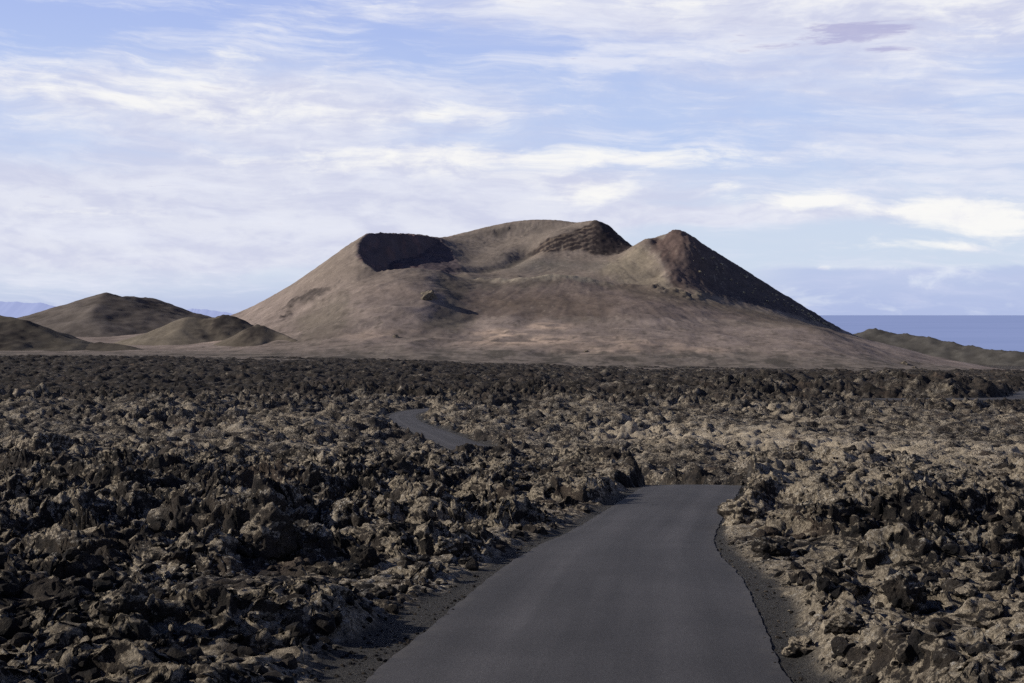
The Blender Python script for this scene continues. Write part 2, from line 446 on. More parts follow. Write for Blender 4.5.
att = np.stack([np.clip(tone, 0, 1), np.clip(lich, 0, 1), np.clip(grav, 0, 1)], 1)
me = mesh_np('lava_field', co, grid_faces(len(rr), len(azs)), M_lava, True, {'tone': att})
tag(obj('lava_field', me), 'rough black and brown lava field with pale lichen around the road', kind='structure')

# ------------------------------------------------------------------ asphalt
def build_road(name, line, cols, label):
    n = len(line)
    t = np.gradient(line[:, :2], axis=0); t /= np.linalg.norm(t, axis=1)[:, None]
    nrm = np.stack([t[:, 1], -t[:, 0]], 1)
    k_ = sstep(46, 58, line[:, 1])[:, None]; nrm = nrm * k_ + np.array([[1.0, 0.0]]) * (1 - k_)
    us = np.concatenate([[-1.0, -1.0], np.linspace(-1, 1, cols), [1.0, 1.0]])
    sarc = np.cumsum(np.r_[0, np.linalg.norm(np.diff(line[:, :2], axis=0), axis=1)])
    co = []; at_ = []
    jl = .020 * perlin2(sarc / .9, sarc * 0 + 3.3, 81) + .022 * perlin2(sarc / .42, sarc * 0 + 9.3, 82) + .014 * perlin2(sarc / .16, sarc * 0 + 2.3, 85)
    jr = .024 * perlin2(sarc / .9, sarc * 0 + 7.7, 83) + .022 * perlin2(sarc / .42, sarc * 0 + 1.3, 84) + .014 * perlin2(sarc / .16, sarc * 0 + 5.3, 86)
    for j, u in enumerate(us):
        out = (j == 0 or j == len(us) - 1)
        hw = line[:, 2] + (jl if u < 0 else jr) * abs(u) + (.03 if out else 0)
        p = line[:, :2] + nrm * (u * hw)[:, None]
        z = CZ - line[:, 3] + .035 * (1 - u * u) - (.06 if out else 0)
        co.append(np.c_[p, z]); at_.append(np.stack([np.full(n, (u + 1) / 2)] * 3, 1))
    co = np.stack(co, 1).reshape(-1, 3); at_ = np.stack(at_, 1).reshape(-1, 3)
    fc = grid_faces(n, len(us))[:, ::-1]
    return tag(obj(name, mesh_np(name, co, fc, M_asph, False, {'tone': at_})), label, kind='structure')
build_road('road', road, 15, 'narrow dark asphalt road bending over a crest through the lava')
build_road('side_road', road2, 5, 'short stretch of road below the lava bank at far right')

# ------------------------------------------------------------------ rocks
def ico(sub):
    bm = bmesh.new(); bmesh.ops.create_icosphere(bm, subdivisions=sub, radius=1)
    v = np.array([x.co[:] for x in bm.verts], f32); fc = np.array([[q.index for q in p.verts] for p in bm.faces], np.int32)
    bm.free(); return v, fc
ICO = {s: ico(s) for s in (1, 2, 3, 5)}
def rock(seed, sub, stretch=(1, 1, .75), amp=.35, cuts=7):
    v, fc = ICO[sub]; v = v.copy(); g = np.random.default_rng(seed)
    for _ in range(cuts):
        n = g.normal(size=3); n /= np.linalg.norm(n); c = g.uniform(.5, .85)
        d = v @ n; m = d > c; v[m] -= np.outer(d[m] - c, n) * .92
    off = g.uniform(-50, 50, 3)
    nn = v / np.linalg.norm(v, axis=1)[:, None]
    for lam, a in ((.9, amp), (.4, amp * .45), (.17, amp * .22)) if sub > 2 else ((.9, amp), (.45, amp * .4)):
        q = v / lam + off
        v += nn * (a * perlin3(q[:, 0], q[:, 1], q[:, 2], seed))[:, None]
    return (v * np.array(stretch)).astype(f32), fc
def surf_pt(x, y):
    x = np.atleast_1d(np.asarray(x, f32)); y = np.atleast_1d(np.asarray(y, f32))
    return lava_surface(x, y, np.hypot(x, y) * f32(.0017))

# loose rubble lying over the field
def rubble(name, label, N, dmin, dmax, smin, smax, sub, only_gravel=False, mat=M_rub):
    d = np.exp(rng.uniform(math.log(dmin), math.log(dmax), N)); az = rng.uniform(-.45, .45, N)
    x = (d * np.sin(az)).astype(f32); y = (d * np.cos(az)).astype(f32)
    z, ro, pm, m, gr, s, sd = surf_pt(x, y)
    if only_gravel: keep = (s > -.04) & (m < .75) & (s < 1.8)
    else: keep = (m > .35) & (rng.uniform(size=N) < .25 + .75 * np.clip(ro, 0, 1)) & (pm < .6)
    x, y, z = x[keep], y[keep], z[keep]
    protos = [rock(1000 + i, sub, (1, rng.uniform(.7, 1), rng.uniform(.5, .9)), .34, 6) for i in range(14)]
    V, Fc, T = [], [], []; o = 0
    for i in range(len(x)):
        v, fc = protos[i % 14]
        sc = smin + (smax - smin) * rng.uniform() ** 3
        if not only_gravel: sc *= .75 + math.hypot(x[i], y[i]) / 60
        a = rng.uniform(0, 6.28); b = rng.uniform(-.5, .5)
        ca, sa, cb, sb = math.cos(a), math.sin(a), math.cos(b), math.sin(b)
        Rm = np.array([[ca, -sa * cb, sa * sb], [sa, ca * cb, -ca * sb], [0, sb, cb]])
        V.append((v * sc) @ Rm.T + np.array([x[i], y[i], z[i] + sc * .15])); Fc.append(fc + o); o += len(v)
        t = rng.uniform(.3, .6) + (.1 if x[i] > 0 else -.12)
        T.append(np.tile([t, rng.uniform(0, .7) * (.6 if x[i] < 0 else 1), 0], (len(v), 1)))
    me = mesh_np(name, np.concatenate(V), np.concatenate(Fc), mat, False, {'tone': np.concatenate(T)})
    return tag(obj(name, me), label, kind='stuff')
rubble('lava_rubble', 'loose dark lava rubble strewn over the lava field', 6500, 9, 60, .035, .15, 2)
rubble('gravel', 'small dark cinder stones on the gravel shoulders of the road', 9000, 9.5, 26, .008, .035, 1, True)

# single boulders that stand out
def ray_lava(px, py):
    d = np.exp(np.linspace(math.log(8), math.log(140), 1600))
    p = np.stack([at(px, py, t) for t in d])
    zz = surf_pt(p[:, 0], p[:, 1])[0]
    i = np.nonzero(p[:, 2] < zz)[0]
    return p[i[0]] if len(i) else p[-1]
def boulder(px, py, wpx, hpx, label, seed, tone=.5, lich=.5, name='lava_boulder', ysc=.8):
    p = ray_lava(px, py)
    k = p[1] / F
    v, fc = rock(seed, 5, (1, ysc, hpx / wpx * 1.1), .42, 9)
    nn = v / np.linalg.norm(v, axis=1)[:, None]
    for lam, a in ((.55, .11), (.25, .08), (.11, .04)):
        q = v / lam + seed
        v = v + nn * (a * (1 - 2.2 * np.abs(perlin3(q[:, 0], q[:, 1], q[:, 2], seed + 7))))[:, None]
    v = v * (wpx * k / 2)
    v = v + np.array([0, 0, hpx * k * .22])
    o = obj(name, mesh_np(name, v, fc, M_rub, True, {'tone': np.tile([tone, lich, 0], (len(v), 1))}))
    o.location = p; o.rotation_euler = (0, 0, 0)
    return tag(o, label, 'boulder', 'single boulders standing out of the lava')
exec(r'''
BLD = [
 (262, 545, 64, 52, 'tall upright pale brown lava block beside the dark hollow left of the road', 11, .75, .75),
 (905, 606, 36, 40, 'pointed dark lava spire at the centre of the right foreground', 12, .7, .7),
 (962, 520, 22, 14, 'small black rounded rock alone on pale lava at right', 13, .05, .05),
 (774, 556, 32, 24, 'blocky dark lava boulder at the edge of the right gravel shoulder', 14, .4, .35),
 (742, 522, 44, 28, 'pale rounded lava boulder leaning over the right road edge near the crest', 15, .75, .8),
 (254, 618, 14, 9, 'small chalk pale stone on dark lava left of the road', 16, 1.0, 1.0),
 (805, 655, 44, 20, 'flat tan slab touching the road edge at bottom right', 17, .85, .7),
 (215, 560, 0, 0, '', 0, 0, 0),
 (365, 568, 26, 30, 'upright jagged dark boulder on the left bank above the road', 18, .35, .5),
 (445, 553, 30, 22, 'light lichen covered boulder on the left bank by the road bend', 19, .6, .9),
 (125, 615, 46, 34, 'big sloping tan rock in the left foreground', 20, .8, .85),
 (845, 628, 40, 16, 'low grey slab in front of the pointed spire at right', 21, .5, .5),
 (1000, 588, 24, 22, 'squat dark boulder at the right margin of the lava', 22, .35, .4),
 (690, 487, 0, 0, '', 0, 0, 0),
]
for b in BLD:
    if b[2]: boulder(b[0], b[1], b[2], b[3], b[4], b[5], b[6], b[7])
''')

# ------------------------------------------------------------------ volcano
PTS = []
def pts(*a):
    for q in a: PTS.append(at(*q))
# foot of the mountain on the lava plain
FOOT = lambda px: np.interp(px, [-500, 0, 420, 590, 800, 950, 1100], [352, 352.5, 358.5, 364.5, 367, 369, 371])
for px in range(-500, 1601, 100): pts((px, FOOT(px), 1160))
for px in range(-500, 1601, 150): PTS.append(np.array([(px - 512) / F * 900, 900, CZ - (FOOT(px) + 2.8 - HOR) / F * 900 - 3]))
for px in range(-500, 1601, 150): PTS.append(np.array([(px - 512) / F * 1030, 1030, CZ - (FOOT(px) + 2.2 - HOR) / F * 1030 - .8]))
# left plain
pts((-300, 345, 1400), (-100, 345, 1400), (60, 345, 1380), (150, 345, 1380), (-300, 338, 1700), (-100, 338, 1700), (60, 336, 1700), (150, 335, 1650), (220, 336, 1500),
    (-300, 342, 2300), (0, 342, 2300), (150, 345, 2300), (240, 345, 2200))
# left flank
pts((205, 332, 1620), (250, 314, 1660), (275, 299, 1650), (300, 283.5, 1640), (325, 266, 1620), (345, 251, 1610), (357, 243, 1615), (368, 236, 1640), (385, 234.5, 1680), (400, 235.5, 1710), (420, 237, 1750), (441, 239, 1800),
    (250, 342, 1320), (250, 330, 1450), (300, 341, 1290), (300, 327, 1390), (300, 308, 1490), (330, 290, 1500), (330, 312, 1400), (330, 332, 1300),
    (250, 330, 2000), (300, 312, 2000), (350, 290, 2050))
# front rim of the crater and the mound before it
pts((351, 262, 1555), (358, 270, 1520), (370, 273, 1510), (385, 272.5, 1510), (400, 271.5, 1515), (420, 271, 1520), (435, 272, 1530), (450, 274.5, 1550), (463, 276, 1590),
    (370, 290, 1445), (400, 288, 1445), (425, 288, 1450), (370, 310, 1370), (400, 308, 1370), (420, 312, 1370), (370, 330, 1300), (400, 330, 1300), (370, 347, 1230), (400, 347, 1225))
# plateau slope behind, lit
pts((450, 238, 1860), (465, 233, 1900), (480, 229, 1930), (500, 224.5, 1950), (520, 221, 1960), (540, 220, 1965), (560, 221, 1960), (580, 222.5, 1930), (594, 222.5, 1880), (602, 223.5, 1850), (613, 229, 1850), (622, 239, 1850), (632, 247, 1850),
    (458, 262, 1700), (470, 262, 1740), (480, 252, 1800), (500, 240, 1870), (500, 255, 1770), (520, 232, 1900), (480, 268, 1680), (495, 266, 1700), (520, 245, 1820), (545, 232, 1890), (570, 226, 1910))
for px, y, z in ((400, 2000, 60), (450, 2120, 60), (520, 2250, 60), (600, 2150, 60), (640, 2050, 20), (560, 2500, -40), (400, 2400, -30), (680, 2050, 20), (760, 2000, -20), (850, 2000, -60), (700, 2400, -50), (900, 2300, -90), (1100, 2300, -120), (300, 2500, -50), (1000, 1900, -90), (1300, 1800, -120), (100, 2700, -60), (-300, 2700, -60), (1300, 2500, -130), (600, 2700, -90), (900, 2700, -130)):
    p = at(px, 300, y); PTS.append(np.array([p[0], y, CZ + z]))
# dark cliff band: top edge and foot
pts((528, 253, 1795), (540, 246, 1800), (555, 238, 1805), (570, 233, 1815), (585, 228, 1830), (592, 224, 1835))
pts((531, 255, 1785), (545, 252.5, 1778), (560, 252, 1775), (580, 252, 1772), (592, 254, 1765), (605, 256, 1762), (620, 254, 1768), (632, 249, 1785))
# scree below it and the bench
pts((500, 276, 1655), (520, 276, 1650), (545, 276, 1650), (570, 275, 1650), (595, 272, 1655), (615, 268, 1660), (540, 264, 1715), (575, 263, 1715), (605, 262, 1715), (510, 266, 1720),
    (475, 279, 1590), (500, 281, 1575), (530, 280, 1570), (560, 278.5, 1575), (585, 280, 1580), (610, 281, 1600), (500, 287, 1540), (540, 287, 1535), (575, 288, 1540), (605, 290, 1550))
# gully beside the mound and the front slopes
pts((440, 284, 1500), (445, 300, 1434), (440, 318, 1369), (430, 335, 1295), (440, 349, 1230), (470, 300, 1475), (470, 320, 1390), (470, 338, 1300))
for px in (500, 550, 600, 650): pts((px, 303, 1470), (px, 320, 1390), (px, 337, 1300), (px, 349, 1235))
# right cone
pts((635, 246, 1750), (640, 242.5, 1735), (648, 240, 1725), (656, 243, 1722), (664, 238.5, 1722), (671, 233.5, 1722), (678, 231.5, 1725), (686, 233.5, 1728), (700, 242, 1735), (715, 252, 1740), (730, 261.5, 1745), (745, 271, 1750), (760, 280.5, 1755), (775, 290, 1760), (790, 299, 1765), (805, 308, 1770), (820, 317, 1775), (838, 328, 1780))
pts((636, 258, 1690), (650, 262, 1670), (640, 272, 1640), (660, 275, 1630), (672, 285, 1590), (688, 290, 1575), (705, 294, 1590), (725, 299, 1605), (740, 302, 1620), (760, 306.5, 1640), (780, 311, 1665), (800, 316.5, 1690), (820, 323, 1730))
pts((656, 246, 1708), (659, 252, 1682), (663, 260, 1655), (667, 270, 1625), (671, 281, 1598),
    (647, 252, 1700), (652, 266, 1650), (658, 279, 1610), (668, 248, 1695), (674, 256, 1668), (680, 268, 1640), (686, 280, 1610))
pts((690, 262, 1655), (705, 272, 1655), (720, 280, 1660), (735, 288, 1668), (680, 250, 1672), (665, 252, 1680))
pts((690, 300, 1530), (720, 306, 1540), (760, 314, 1570), (800, 323, 1610), (840, 333, 1660), (870, 340.5, 1690), (900, 348, 1690), (930, 355.5, 1660), (960, 362, 1620), (985, 367, 1560), (1010, 371.5, 1480))
for px in (700, 760, 820): pts((px, 322 + (px - 700) * .06, 1430), (px, 338 + (px - 700) * .04, 1320), (px, 352 + (px - 700) * .02, 1240))
pts((880, 352, 1420), (880, 361, 1280), (940, 366, 1350), (950, 369, 1230), (1100, 376, 1400), (1200, 378, 1500), (1100, 386, 1700))
PTS = np.array(PTS)
CX = PTS[:, :2] / 100
def tps(r2): return np.where(r2 > 0, .5 * r2 * np.log(np.maximum(r2, 1e-12)), 0)
def rbf_fit(X, zv, lam):
    n = len(X); K = tps(((X[:, None] - X[None]) ** 2).sum(-1)) + lam * np.eye(n)
    A = np.zeros((n + 3, n + 3)); Q = np.c_[np.ones(n), X]
    A[:n, :n] = K; A[:n, n:] = Q; A[n:, :n] = Q.T
    return np.linalg.solve(A, np.r_[zv, 0, 0, 0])
WTS = rbf_fit(CX, PTS[:, 2], 1e-4)
def rbf_eval(x, y):
    out = np.zeros(x.shape)
    X = np.c_[x, y] / 100
    for i in range(0, len(X), 20000):
        q = X[i:i + 20000]
        d2 = (q ** 2).sum(1)[:, None] + (CX ** 2).sum(1)[None] - 2 * q @ CX.T
        out[i:i + 20000] = tps(np.maximum(d2, 0)) @ WTS[:-3] + WTS[-3] + q @ WTS[-2:]
    return out
vx = np.concatenate([np.arange(-1150, -420, 7.0), np.arange(-420, 480, 2.0), np.arange(480, 1250, 7.0)])
vy = np.concatenate([np.arange(900, 1450, 3.5), np.arange(1450, 1880, 1.9), np.arange(1880, 2700, 9.0)])
VX, VY = np.meshgrid(vx, vy)
VZ = rbf_eval(VX.ravel(), VY.ravel()).reshape(VX.shape)
def seg_dist(L):
    q = np.array([at(*p)[:2] for p in L]); D_ = np.full(VX.shape, 1e9)
    for a, b in zip(q[:-1], q[1:]):
        v = b - a; t = np.clip(((VX - a[0]) * v[0] + (VY - a[1]) * v[1]) / (v @ v), 0, 1)
        D_ = np.minimum(D_, np.hypot(VX - a[0] - t * v[0], VY - a[1] - t * v[1]))
    return D_
def inside(L):
    q = np.array([at(*p)[:2] for p in L]); n = len(q); r = np.zeros(VX.shape, bool)
    for i in range(n):
        a, b = q[i], q[(i + 1) % n]
        if a[1] == b[1]: continue
        c = ((a[1] > VY) != (b[1] > VY)) & (VX < (b[0] - a[0]) * (VY - a[1]) / (b[1] - a[1]) + a[0]); r ^= c
    return r
# the open crater: steep back wall, gentle right side, floor hidden behind the front rim
RIMB = [(364, 267, 1535), (358, 256, 1580), (359, 246, 1618), (368, 238, 1650), (385, 235, 1685), (400, 236, 1712), (420, 237.5, 1752), (440, 239.5, 1790)]
RIMR = [(440, 239.5, 1790), (452, 250, 1760), (459, 262, 1700), (462, 270, 1650), (470, 277, 1600)]
RIMF = [(470, 277, 1600), (450, 274.5, 1555), (435, 272, 1535), (400, 271.5, 1522), (376, 273, 1515), (364, 267, 1535)]
ins = inside(RIMB + RIMR[1:] + RIMF[1:-1])
eb, er, ef = seg_dist(RIMB), seg_dist(RIMR), seg_dist(RIMF)
wig = 1 + .25 * perlin2(VX / 16, VY / 16, 191)
dcut = np.minimum(np.minimum(1.05 * eb * wig, .38 * er), .9 * ef)
floor_ = CZ + 34 + .10 * (VY - 1560) + .06 * np.maximum(VX + 100, 0)
VZ = np.where(ins, np.maximum(VZ - dcut, np.minimum(floor_, VZ)), VZ)
def vol_surf(px, py, d0=1125):
    d = np.arange(d0, 2400, 1.5)
    p = np.stack([at(px, py, t) for t in d])
    i = np.clip(np.searchsorted(vx, p[:, 0]), 0, len(vx) - 1); j = np.clip(np.searchsorted(vy, d), 0, len(vy) - 1)
    k = np.nonzero(p[:, 2] < VZ[j, i])[0]
    return p[k[0]] if len(k) else p[-1]
def vmask(L):
    """soft world-space patches: (px, py, rx m, rz m) seen on the hill side"""
    s = np.zeros(VX.shape)
    for (px, py, rx, rz, a) in L:
        p = vol_surf(px, py)
        q = ((VX - p[0]) / rx) ** 2 + ((VZ - p[2]) / rz) ** 2 + ((VY - p[1]) / (rx * 2.2)) ** 2
        s = np.maximum(s, a * np.exp(-q ** 1.3))
    return s
nlow = fbm2(VX / 60, VY / 60, 201, 4); nmid = fbm2(VX / 18, VY / 18, 203, 4)
vyr = VY; PXg = 512 + F * VX / VY * (math.cos(PITCH)); PYg = HOR - F * (VZ - CZ) / VY
def polymask(L, d0, d1, soft=2.0, wob=2.0):
    """soft area of the hill side given by its outline"""
    q = np.array(L, float); n = len(q); r = np.zeros(VX.shape, bool); dm = np.full(VX.shape, 1e9)
    wx = PXg + wob * fbm2(VX / 9, VZ / 7, 241, 3); wy = PYg + wob * .6 * fbm2(VX / 9, VZ / 7, 243, 3)
    for i in range(n):
        a, b = q[i], q[(i + 1) % n]; v = b - a
        t = np.clip(((wx - a[0]) * v[0] + (wy - a[1]) * v[1]) / (v @ v), 0, 1)
        dm = np.minimum(dm, np.hypot(wx - a[0] - t * v[0], wy - a[1] - t * v[1]))
        if a[1] != b[1]: r ^= ((a[1] > wy) != (b[1] > wy)) & (wx < (b[0] - a[0]) * (wy - a[1]) / (b[1] - a[1]) + a[0])
    return sstep(-soft, soft, np.where(r, dm, -dm)) * (VY > d0) * (VY < d1)
cliff = polymask([(526, 254), (536, 248), (548, 241), (560, 236), (572, 233), (584, 228), (592, 223), (600, 221), (614, 226), (624, 236), (634, 247), (622, 253), (606, 256), (594, 255), (580, 250), (566, 252), (546, 254)], 1740, 1900, 1.2, 2.5)
wall = polymask([(366, 270), (357, 256), (357, 245), (368, 234), (385, 231), (400, 232), (420, 234), (442, 236), (450, 250), (458, 260), (462, 272), (440, 278), (370, 278)], 1540, 1830, 1.5, 2.5)
cone = polymask([(654, 243), (663, 237), (671, 231), (678, 229), (700, 238), (845, 328), (838, 331), (795, 316), (740, 303), (703, 295), (688, 292), (673, 287), (668, 272), (662, 257)], 1540, 1860, 2.5, 4)
knob = polymask([(646, 243), (652, 238), (660, 240), (670, 233), (678, 229), (690, 238), (684, 250), (674, 262), (664, 258), (652, 252)], 1600, 1860, 3, 3)
outc = vmask([(428, 297, 12, 9, .3), (308, 300, 16, 5, 1), (318, 296, 9, 4, 1), (288, 312, 6, 3, 1), (490, 233, 14, 5, .8), (505, 229, 9, 3, .7), (520, 277, 10, 2.2, .6), (700, 295, 18, 3, .5), (660, 283, 12, 2.5, .5)])
LIP = [(484, 280.5, 1580), (500, 281.5, 1572), (530, 280, 1568), (560, 278.5, 1575), (585, 280, 1580), (610, 282, 1580), (650, 288, 1570), (690, 297, 1555)]
lipd = seg_dist(LIP)
LQ = np.array([at(*p)[:2] for p in LIP]); beh = np.clip(VY - np.interp(VX, LQ[:, 0], LQ[:, 1]), -1e3, 1e3)
VZ = VZ + 3.2 * np.exp(-(lipd / 9) ** 2) * (1 + .5 * nmid) - 5.5 * np.exp(-np.clip(beh, 0, 1e3) / 34) * sstep(0, 14, beh) * sstep(-40, 5, VX) * sstep(230, 190, VX) * (lipd < 130) * sstep(130, 60, lipd)
outl = polymask([(280, 311), (294, 299), (311, 290.5), (330, 287.5), (322, 294), (305, 299.5), (290, 307)], 1350, 1720, 1.5, 3) + polymask([(278, 319), (291, 312.5), (292, 316), (284, 320)], 1300, 1700, 1.2, 2) + polymask([(488, 232), (495, 229.5), (503, 231), (509, 227.5), (512, 229), (502, 235), (496, 238), (491, 236)], 1800, 2100, 1.2, 2) + polymask([(640, 286), (655, 286), (672, 289), (690, 294), (712, 297), (700, 299), (680, 297), (655, 291)], 1480, 1640, 1.2, 3)
outl = np.clip(outl, 0, 1)
outc = np.maximum(outc, outl)
slope = np.hypot(*np.gradient(VZ, vy, vx))
angv = np.arctan2(VX - 110, 1760 - VY); radv = np.hypot(VX - 110, VY - 1760)
gul = ridge2(angv * 26, radv / 170 + .3 * nlow, 281, 3, .55)
VZ = VZ + .32 * (gul - .7) * sstep(.10, .32, slope) * sstep(40, 110, radv) + 1.8 * (ridge2(VX / 90, VY / 70, 283, 2) - .5) * sstep(.06, .2, slope) * (VY < 1600)
for (px_, py_, d_, h_, r_m) in ((650, 240, 1722, 3.5, 8), (657, 243, 1715, -1.5, 5), (678, 232, 1725, 2.2, 7), (671, 234, 1722, 1.5, 5), (596, 223.5, 1842, 3.2, 10), (369, 236.5, 1648, 2.2, 7), (383, 235, 1680, 1.6, 6), (632, 247, 1775, -3.5, 9)):
    p_ = at(px_, py_, d_); VZ = VZ + h_ * np.exp(-np.hypot(VX - p_[0], VY - p_[1]) / r_m)
CRE = [(458, 276, 1640), (478, 270, 1665), (502, 264, 1705), (518, 258, 1760), (527, 254, 1790)]
cred = seg_dist(CRE)
VZ = VZ - 4.5 * np.exp(-(cred / 12) ** 2) + 3.0 * np.exp(-((cred - 32) / 16) ** 2) * sstep(-60, 40, VX)
# weathering: soft gullies, ledges in the cliffs, lumps on the rims
slope = np.hypot(*np.gradient(VZ, vy, vx))
VZ = VZ + 1.1 * nlow + .55 * nmid * sstep(.1, .5, slope) + .25 * fbm2(VX / 5, VY / 5, 205, 3)
VZ = VZ + (.30 * cliff + .4 * wall + .8 * outc) * (2.6 * ridge2(VX / 14, VY / 30 + VZ / 9, 207, 4) - 1.2) + 0
TOP = np.array([(525, 254), (541, 244), (562, 234), (580, 229), (595, 223), (606, 228), (617, 237), (632, 248)], float)
pd = np.full(VX.shape, 1e9); ux = PXg + 1.2 * fbm2(VX / 7, VZ / 6, 271, 3); uy = PYg + 1.2 * fbm2(VX / 7, VZ / 6, 273, 3)
for a_, b_ in zip(TOP[:-1], TOP[1:]):
    v_ = b_ - a_; t_ = np.clip(((ux - a_[0]) * v_[0] + (uy - a_[1]) * v_[1]) / (v_ @ v_), 0, 1)
    pd = np.minimum(pd, np.hypot(ux - a_[0] - t_ * v_[0], uy - a_[1] - t_ * v_[1]))
lit_strata = np.sin(pd * 6.283 / 4.4 - 2.2 + .9 * fbm2(VX / 14, VZ / 9, 275, 3)) - .3 * np.clip(fbm2(VX / 9, VZ / 6, 277, 2), 0, 1)
VZ = VZ + cone * (.9 * ridge2(VX / 9, VY / 14, 209, 3) - .4) + knob * 1.1 * fbm2(VX / 10, VY / 10, 211, 4)
VZ = VZ + np.exp(-(eb / 8) ** 2) * 2.2 * np.clip(fbm2(VX / 6, VY / 9, 217, 3) + .1, 0, 2) + sstep(60, 100, VZ) * .7 * np.clip(fbm2(VX / 7, VY / 7, 213, 3), 0, 2)
# colours
def col(*c): return np.array(c)
base = col(.196, .157, .135) * (1 + .16 * nlow + .10 * nmid)[..., None]
def over(m, c):
    global base
    m = np.clip(m, 0, 1)[..., None]; base = base * (1 - m) + col(*c) * m
over(sstep(10, 60, VZ) * .75, (.160, .130, .106))
over(sstep(1330, 1190, VY + 40 * nlow) * .55, (.130, .108, .092))
red = vmask([(640, 300, 70, 12, .8), (560, 297, 60, 9, .7), (600, 345, 110, 6, .6), (400, 290, 50, 12, .45)])
over(red * .7, (.195, .150, .125))
tan = vmask([(500, 334, 26, 4.5, .9), (550, 326, 24, 4, .8), (520, 340, 70, 5, .6), (650, 343, 40, 3, .6), (690, 350, 44, 3, .5), (620, 350, 60, 4, .5), (590, 338, 40, 4, .4), (240, 340, 40, 3, .5), (180, 342, 40, 3, .5), (390, 335, 50, 5, .35)])
over(1.15 * tan * sstep(-.7, .3, nlow + .8 * nmid), (.43, .32, .24))
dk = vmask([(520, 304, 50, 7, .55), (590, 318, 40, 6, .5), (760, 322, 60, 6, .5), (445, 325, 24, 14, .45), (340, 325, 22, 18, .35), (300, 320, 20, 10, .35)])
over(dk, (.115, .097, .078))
scree = vmask([(540, 265, 60, 12, .9), (600, 266, 40, 10, .7)])
over(scree * .8, (.140, .124, .106))
over(scree * .5 * sstep(.1, .5, perlin2(VX / 4, VY / 60, 221)), (.105, .095, .078))
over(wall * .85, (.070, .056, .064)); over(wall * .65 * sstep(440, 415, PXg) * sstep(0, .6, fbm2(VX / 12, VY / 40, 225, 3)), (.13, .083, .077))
over(cliff * .97, (.034, .027, .027)); over(cliff * .75 * sstep(.35, .8, lit_strata) * sstep(604, 588, PXg) * sstep(532, 545, PXg), (.18, .138, .104))  # dark layered rock; sunlit ledges painted pale, none on the shaded right part
over(cone * .88, (.058, .050, .051)); over(cone * .5 * sstep(0, .5, nmid + nlow), (.085, .069, .062)); over(knob * .7, (.072, .052, .047)); over(cone * .6 * sstep(730, 670, PXg), (.11, .076, .064))
over(outc * .85, (.050, .042, .039))
front = polymask([(440, 277), (470, 281), (500, 283), (560, 280), (600, 284), (650, 290), (700, 301), (760, 312), (800, 322), (700, 320), (600, 318), (500, 316), (465, 320), (455, 300)], 1280, 1600, 1.5, 2)
over(front * .6, (.126, .097, .084))  # umber ground, with shade of the slope facing off the sun painted in
over(np.exp(-(cred / 7) ** 2) * .6, (.085, .075, .064))  # shade along the crease painted into the colour
plat = polymask([(450, 240), (480, 230), (520, 222), (560, 222), (592, 224), (560, 234), (530, 250), (500, 262), (472, 270), (460, 262)], 1650, 1960, 2, 3)
over(plat * .4, (.150, .128, .108))
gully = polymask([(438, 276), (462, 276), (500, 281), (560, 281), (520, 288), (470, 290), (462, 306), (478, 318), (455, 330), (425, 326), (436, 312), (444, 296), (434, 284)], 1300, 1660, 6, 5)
over(gully * .75, (.098, .084, .066))  # olive band paints the shade of the gully beside the mound
crest = polymask([(470, 279), (510, 279), (560, 276.5), (590, 278), (604, 282), (585, 283), (555, 280), (510, 283)], 1500, 1620, 1.5, 2)
over(crest * .8, (.25, .215, .165))  # sunlit edge of the bench painted in paler
ochre = polymask([(600, 272), (625, 252), (640, 246), (655, 262), (670, 286), (700, 294), (745, 306), (800, 318), (838, 329), (800, 324), (740, 311), (690, 300), (640, 288)], 1500, 1760, 5, 5)
over(ochre * .55, (.215, .18, .125))
strip = polymask([(600, 284), (650, 288), (690, 296), (740, 307), (820, 326), (870, 340), (820, 333), (740, 316), (680, 304), (630, 296)], 1300, 1700, 4, 4)
over(strip * .8, (.100, .080, .064))
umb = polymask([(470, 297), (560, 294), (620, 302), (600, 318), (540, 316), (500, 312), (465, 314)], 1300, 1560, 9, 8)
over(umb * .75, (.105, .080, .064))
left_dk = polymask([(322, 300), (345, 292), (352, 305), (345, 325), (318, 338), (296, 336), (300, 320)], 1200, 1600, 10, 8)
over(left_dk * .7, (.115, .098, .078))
apron = polymask([(-200, 352), (300, 352), (480, 350), (700, 352), (900, 360), (1000, 366), (1000, 380), (-200, 380)], 880, 1420, 5, 6)
over(apron * .45, (.125, .109, .092))
over(apron * sstep(.05, .32, fbm2(VX / 26, VY / 30, 251, 4)) * .8, (.062, .055, .047))
over(sstep(.42, .6, fbm2(VX / 11, VY / 13, 253, 4)) * sstep(1560, 1300, VY) * .55, (.080, .068, .056))
stones = sstep(.48, .66, fbm2(VX / 4.2, VY / 7, 261, 2)) * sstep(-.2, .4, fbm2(VX / 45, VY / 45, 263, 3))
over(stones * .6 * (1 - wall) * (1 - cone), (.075, .064, .056))
lite = sstep(.5, .66, fbm2(VX / 4.0, VY / 6, 265, 2)) * sstep(-.1, .5, fbm2(VX / 50, VY / 50, 267, 3))
over(lite * .45 * (1 - wall), (.27, .225, .175))
streaks = sstep(.15, .6, fbm2((VX + .25 * VZ) / 9, VY / 70, 269, 3)) * sstep(.12, .4, slope)
over(streaks * .28 * (1 - wall) * (1 - cone), (.115, .092, .078))
rim = sstep(2, -2, np.abs(VY - 1576 + .04 * (VX - 60)) / 6 - 1) * ((VX > 10) & (VX < 125)) * .5
over(rim, (.20, .17, .125))
over(sstep(.25, .6, fbm2(VX / 26, VY / 10, 231, 4)) * sstep(1420, 1180, VY) * .6, (.070, .062, .052))
base = np.clip(base * 1.2, .01, .6)
